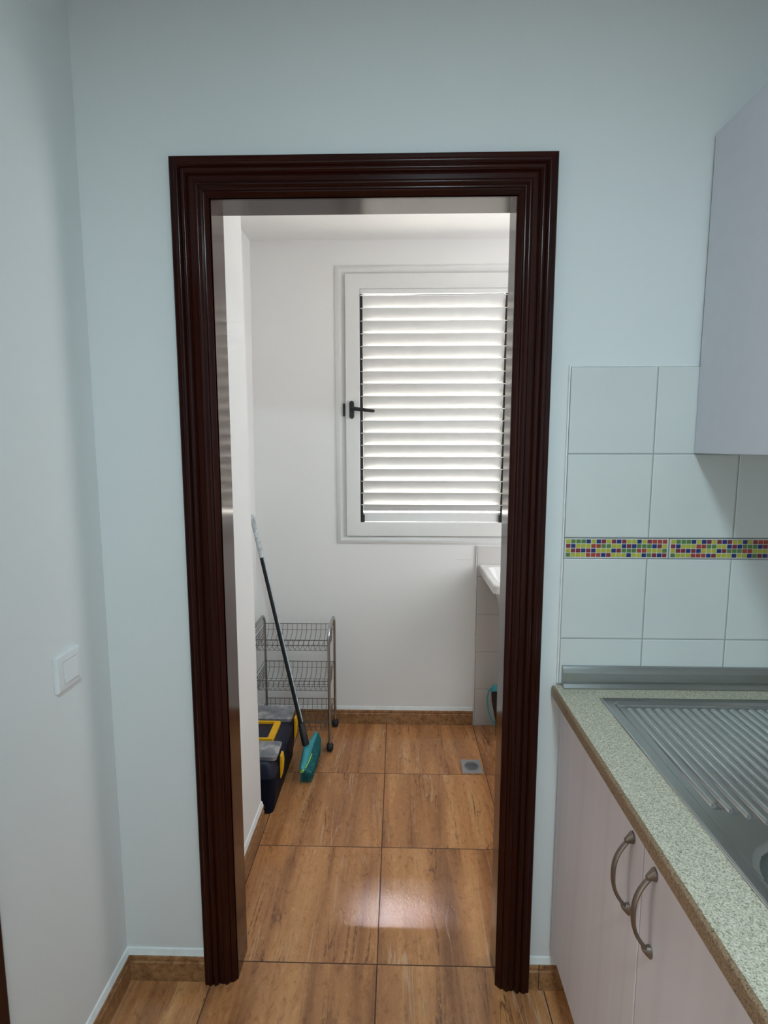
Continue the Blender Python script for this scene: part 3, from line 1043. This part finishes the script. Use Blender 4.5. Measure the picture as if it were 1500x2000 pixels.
# tub: narrower at the floor, with a rounded plan
rings = []
for z, e in ((0.0, -0.004), (0.006, -0.001), (0.06, 0.004), (0.125, 0.010), (0.150, 0.010)):
    rings.append([(x, y, z) for x, y in rrect((TX0 + TX1) / 2 - 0.002, (TY0 + TY1) / 2 + e * 0.5, (TX1 - TX0) / 2 + e - 0.002, (TY1 - TY0) / 2 + e * .5, 0.022, 5)])
loft(bm, rings)
obj('toolbox_tub', bm, M['navy'], tb, bevel=0.001)
bm = bmesh.new()
cx_, cy_ = (TX0 + TX1) / 2 - 0.002, (TY0 + TY1) / 2 + 0.004
hx_, hy_ = (TX1 - TX0) / 2 + 0.006, (TY1 - TY0) / 2 + 0.010
rings = [[(x, y, z) for x, y in rrect(cx_ - s, cy_, hx_ - e + s * .2, hy_ - e * 0.5, 0.02, 5)] for z, e, s in ((0.1505, 0.0, 0), (0.158, 0.0, 0), (0.178, 0.006, 0.001), (0.205, 0.014, 0.003), (0.216, 0.022, 0.005), (0.219, 0.030, .007))]
loft(bm, rings)
lidp = obj('toolbox_lid', bm, M['navy_lid'], tb, bevel=0.001)
# organiser boxes at both ends of the lid
for ya, yb in ((0.684, 0.800), (0.988, 1.110)):
    bm = bmesh.new()
    cc = ((TX0 + -0.441) / 2, (ya + yb) / 2)
    hx2, hy2 = (-0.441 - TX0) / 2, (yb - ya) / 2
    rings = [[(x, y, z) for x, y in rrect(cc[0], cc[1], hx2 - e, hy2 - e, 0.012, 5)] for z, e in ((0.2185, 0.003), (0.230, 0.001), (0.2335, 0.0), (0.237, 0.0015), (0.238, 0.004), (0.2365, 0.008))]
    loft(bm, rings)
    for q in range(1, 4):
        xq = TX0 + (-0.441 - TX0) * q / 4
        box(bm, xq - 0.0008, xq + 0.0008, ya + 0.010, yb - 0.010, 0.2365, 0.2378)
    obj('organiser_lid', bm, M['lid'], tb)
# yellow folding handle lying in its recess
bm = bmesh.new()
hz0, hz1 = 0.2195, 0.2300
outer = [(-0.640, 0.826), (-0.492, 0.826), (-0.486, 0.832), (-0.486, 0.974), (-0.492, 0.980), (-0.640, 0.980)]
inner = [(-0.640, 0.838), (-0.517, 0.838), (-0.513, 0.842), (-0.513, 0.966), (-0.517, 0.970), (-0.640, 0.970)]
for i in range(len(outer) - 1):
    a, b, c, d = outer[i], outer[i + 1], inner[i + 1], inner[i]
    loft(bm, [[(*p, hz0) for p in (a, b, c, d)], [(*p, hz1) for p in (a, b, c, d)]])
bmesh.ops.remove_doubles(bm, verts=bm.verts[:], dist=1e-5)
obj('carry_handle', bm, M['yellow'], tb, smooth=False)
# the two latches on the long side facing the room
for ly in (0.765, 1.072):
    bm = bmesh.new()
    pts = [(-0.4420, 0.205), (-0.4345, 0.200), (-0.4310, 0.172), (-0.4335, 0.140), (-0.4360, 0.120), (-0.4400, 0.102), (-0.4440, 0.104), (-0.4440, 0.16)]
    loft(bm, [[(a, ly - 0.016, b) for a, b in pts], [(a - 0.0, ly + 0.020, b) for a, b in pts]])
    obj('latch', bm, M['yellow'], tb, bevel=0.002)

# ------------------------------------------------------------------ broom
br = thing('broom', (-0.36, 0.97, 0), 'broom with black handle and turquoise bristle head leaning into the corner', 'broom')
S0 = Vector((-0.371, 0.955, 0.130))
E0 = Vector((-0.6755, 1.285, 1.125))
dv = (E0 - S0).normalized()
Ltot = (E0 - S0).length
P_ = lambda s: S0 + dv * s
obj('socket', Tb([P_(0.0), P_(0.02), P_(0.065), P_(0.075), P_(0.095)], [0.0155, 0.0165, 0.0155, 0.0135, 0.0130], 14), M['black'], br)
obj('handle', Tb([P_(0.080), P_(Ltot - 0.22)], 0.0102, 14), M['handle_tube'], br)
gl = obj('grip_sleeve', Tb([P_(Ltot - 0.22), P_(Ltot - 0.215), P_(Ltot - 0.015), P_(Ltot - 0.003), P_(Ltot)], [0.0110, 0.0118, 0.0118, 0.009, 0.004], 14), M['label'], br)
gl['label'] = 'silver printed sleeve'
stripe = bmesh.new()
side = dv.cross(Vector((0, 1, 0))).normalized()
# pale stripe printed along the tube
sv = Vector((1, -0.25, 0.0)); sv = (sv - dv * sv.dot(dv)).normalized()
q0 = [P_(0.10) + sv * 0.0082, P_(Ltot - 0.222) + sv * 0.0082]
tube(stripe, q0, 0.0040, 8)
st = obj('pale_stripe', stripe, M['label'], br)
# moulded head block
HA, HB = Vector((-0.374, 0.848, 0.080)), Vector((-0.346, 1.090, 0.116))
hd = (HB - HA).normalized()
upv = Vector((-0.45, -0.1, 1.0)); upv = (upv - hd * upv.dot(hd)).normalized()
sd = hd.cross(upv).normalized()
LH = (HB - HA).length
prof_h = [(0.0, 0.005, 0.004), (0.02, 0.009, 0.007), (0.10, 0.015, 0.012), (0.25, 0.019, 0.020), (0.42, 0.018, 0.036), (0.55, 0.016, 0.036), (0.68, 0.013, 0.018), (0.90, 0.011, 0.010), (0.98, 0.009, 0.008), (1.0, 0.005, 0.004)]
bm = bmesh.new()
rings = []
for t, w, h in prof_h:
    c = HA + hd * (LH * t)
    rr = []
    for k in range(16):
        a = 2 * PI * k / 16
        hh = h if math.sin(a) > 0 else 0.008
        rr.append(c + sd * (math.cos(a) * w) + upv * (math.sin(a) * hh))
    rings.append(rr)
loft(bm, rings)
hb = obj('head_block', bm, M['teal'], br)
bm = bmesh.new()
rings = []
for t, w, h in prof_h[:5]:
    c = HA + hd * (LH * t - 0.003) - upv * 0.007
    rings.append([c + sd * (math.cos(2 * PI * k / 12) * (w + 0.0022)) + upv * (math.sin(2 * PI * k / 12) * 0.0055) for k in range(12)])
loft(bm, rings)
tube(bm, [HA - hd * 0.004 + Vector((math.cos(a) * 0.006, -0.001, math.sin(a) * 0.006)) - upv * 0.006 for a in [2 * PI * k / 12 for k in range(13)]], 0.0016, 6)
obj('head_trim', bm, M['lime'], hb)
bm = bmesh.new()
for i in range(46):
    for j in range(11):
        t = 0.02 + 0.96 * (i + random.uniform(-.35, .35)) / 45
        t = min(1, max(0, t))
        o = (j - 5) / 5
        w = 0.019 * (1 - abs(2 * t - 1) ** 3 * 0.4)
        root = HA + hd * (LH * t) + sd * (o * w * 0.85) - upv * 0.004
        # bristle tips fan out and rest on the floor
        tipy = 0.8745 + (1.125 - 0.8745) * t + random.uniform(-.004, .004)
        oo = o if sd.x > 0 else -o
        tipx = -0.362 + 0.018 * t + oo * (0.026 - 0.012 * t) + random.uniform(-.0025, .0025)
        tip = Vector((tipx, tipy, random.uniform(0.001, 0.004)))
        mid = root.lerp(tip, 0.45) + Vector(((0.007 + 0.009 * (oo + 1) / 2) * (1 - 0.5 * t), 0, 0.008))
        tube(bm, [root, mid, tip], [0.0022, 0.0026, 0.0012], 5)
bo = obj('bristles', bm, M['bristle'], br)
bo['kind'] = 'stuff'

# ------------------------------------------------------------------ laundry tub on a pedestal
ts = thing('laundry_tub', (0.75, 1.17, 0), 'white laundry tub on the right, its corner showing past the door frame', 'laundry sink')
bm = bmesh.new()
tx0, tx1, ty0, ty1 = 0.448, 1.05, 0.972, YF - 0.0115
def rect(x0, x1, y0, y1, z, r=0.02): return [(a, b, z) for a, b in rrect((x0 + x1) / 2, (y0 + y1) / 2, (x1 - x0) / 2, (y1 - y0) / 2, r, 5)]
loft(bm, [rect(0.62, 0.90, 1.10, ty1 - 0.04, 0.62), rect(0.57, 0.95, 1.06, ty1 - 0.02, 0.76), rect(0.50, 1.015, 1.01, ty1, 0.815), rect(0.449, 1.049, 0.974, ty1, 0.822),
          rect(tx0, tx1, ty0, ty1, 0.855), rect(tx0 + .004, tx1 - .004, ty0 + .004, ty1 - .002, 0.861),
          rect(tx0 + .032, tx1 - .032, ty0 + .034, ty1 - .055, 0.861, .03), rect(tx0 + .040, tx1 - .040, ty0 + .042, ty1 - .062, 0.850, .03),
          rect(tx0 + .085, tx1 - .085, ty0 + .10, ty1 - .10, 0.655, .04)])
obj('basin', bm, M['ceramic'], ts)
bm = bmesh.new()
loft(bm, [rect(0.66, 0.86, 1.12, 1.33, 0.0, .03), rect(0.67, 0.85, 1.13, 1.32, 0.04, .03), rect(0.68, 0.84, 1.13, 1.32, 0.5, .03), rect(0.66, 0.86, 1.12, 1.34, 0.6195, .03)])
obj('pedestal', bm, M['ceramic'], ts)

# ------------------------------------------------------------------ dustpan standing against the tiles
dp = thing('dustpan', (0.54, 1.25, 0), 'black dustpan with turquoise rim standing on edge below the laundry tub', 'dustpan')
bm = bmesh.new()
# curved shell seen edge-on
arc = [(0.500, 0.272), (0.486, 0.255), (0.4805, 0.225), (0.4815, 0.188), (0.489, 0.148), (0.503, 0.113), (0.526, 0.080), (0.556, 0.050)]
arc3 = [Vector((a, 1.245, b)) for a, b in arc]
tube(bm, arc3, [0.004] * 8, 8)
obj('rim', bm, M['teal'], dp)
bm = bmesh.new()
back = [(0.506, 0.262), (0.500, 0.245), (0.503, 0.200), (0.514, 0.150), (0.524, 0.100), (0.527, 0.030), (0.532, 0.001), (0.60, 0.001), (0.60, 0.262)]
loft(bm, [[(a, 1.236, b) for a, b in back], [(a, 1.258, b) for a, b in back]])
obj('pan', bm, M['black'], dp, bevel=0.002)
bm = bmesh.new()
loft(bm, [[(x, y, 0.262) for x, y in rrect(0.552, 1.247, 0.056, 0.016, 0.008, 4)], [(x, y, 0.283) for x, y in rrect(0.556, 1.247, 0.050, 0.014, 0.008, 4)]])
obj('pan_lip', bm, M['teal'], dp)

# hairline crack in the plaster below the window
bm = bmesh.new()
tube(bm, [(0.322, YF - 0.0004, 0.885), (0.345, YF - 0.0006, 0.8875), (0.362, YF - 0.0006, 0.884), (0.385, YF - 0.0006, 0.888), (0.408, YF - 0.0004, 0.889)], 0.0011, 6)
struct('trim_6', bm, M['caulk'])
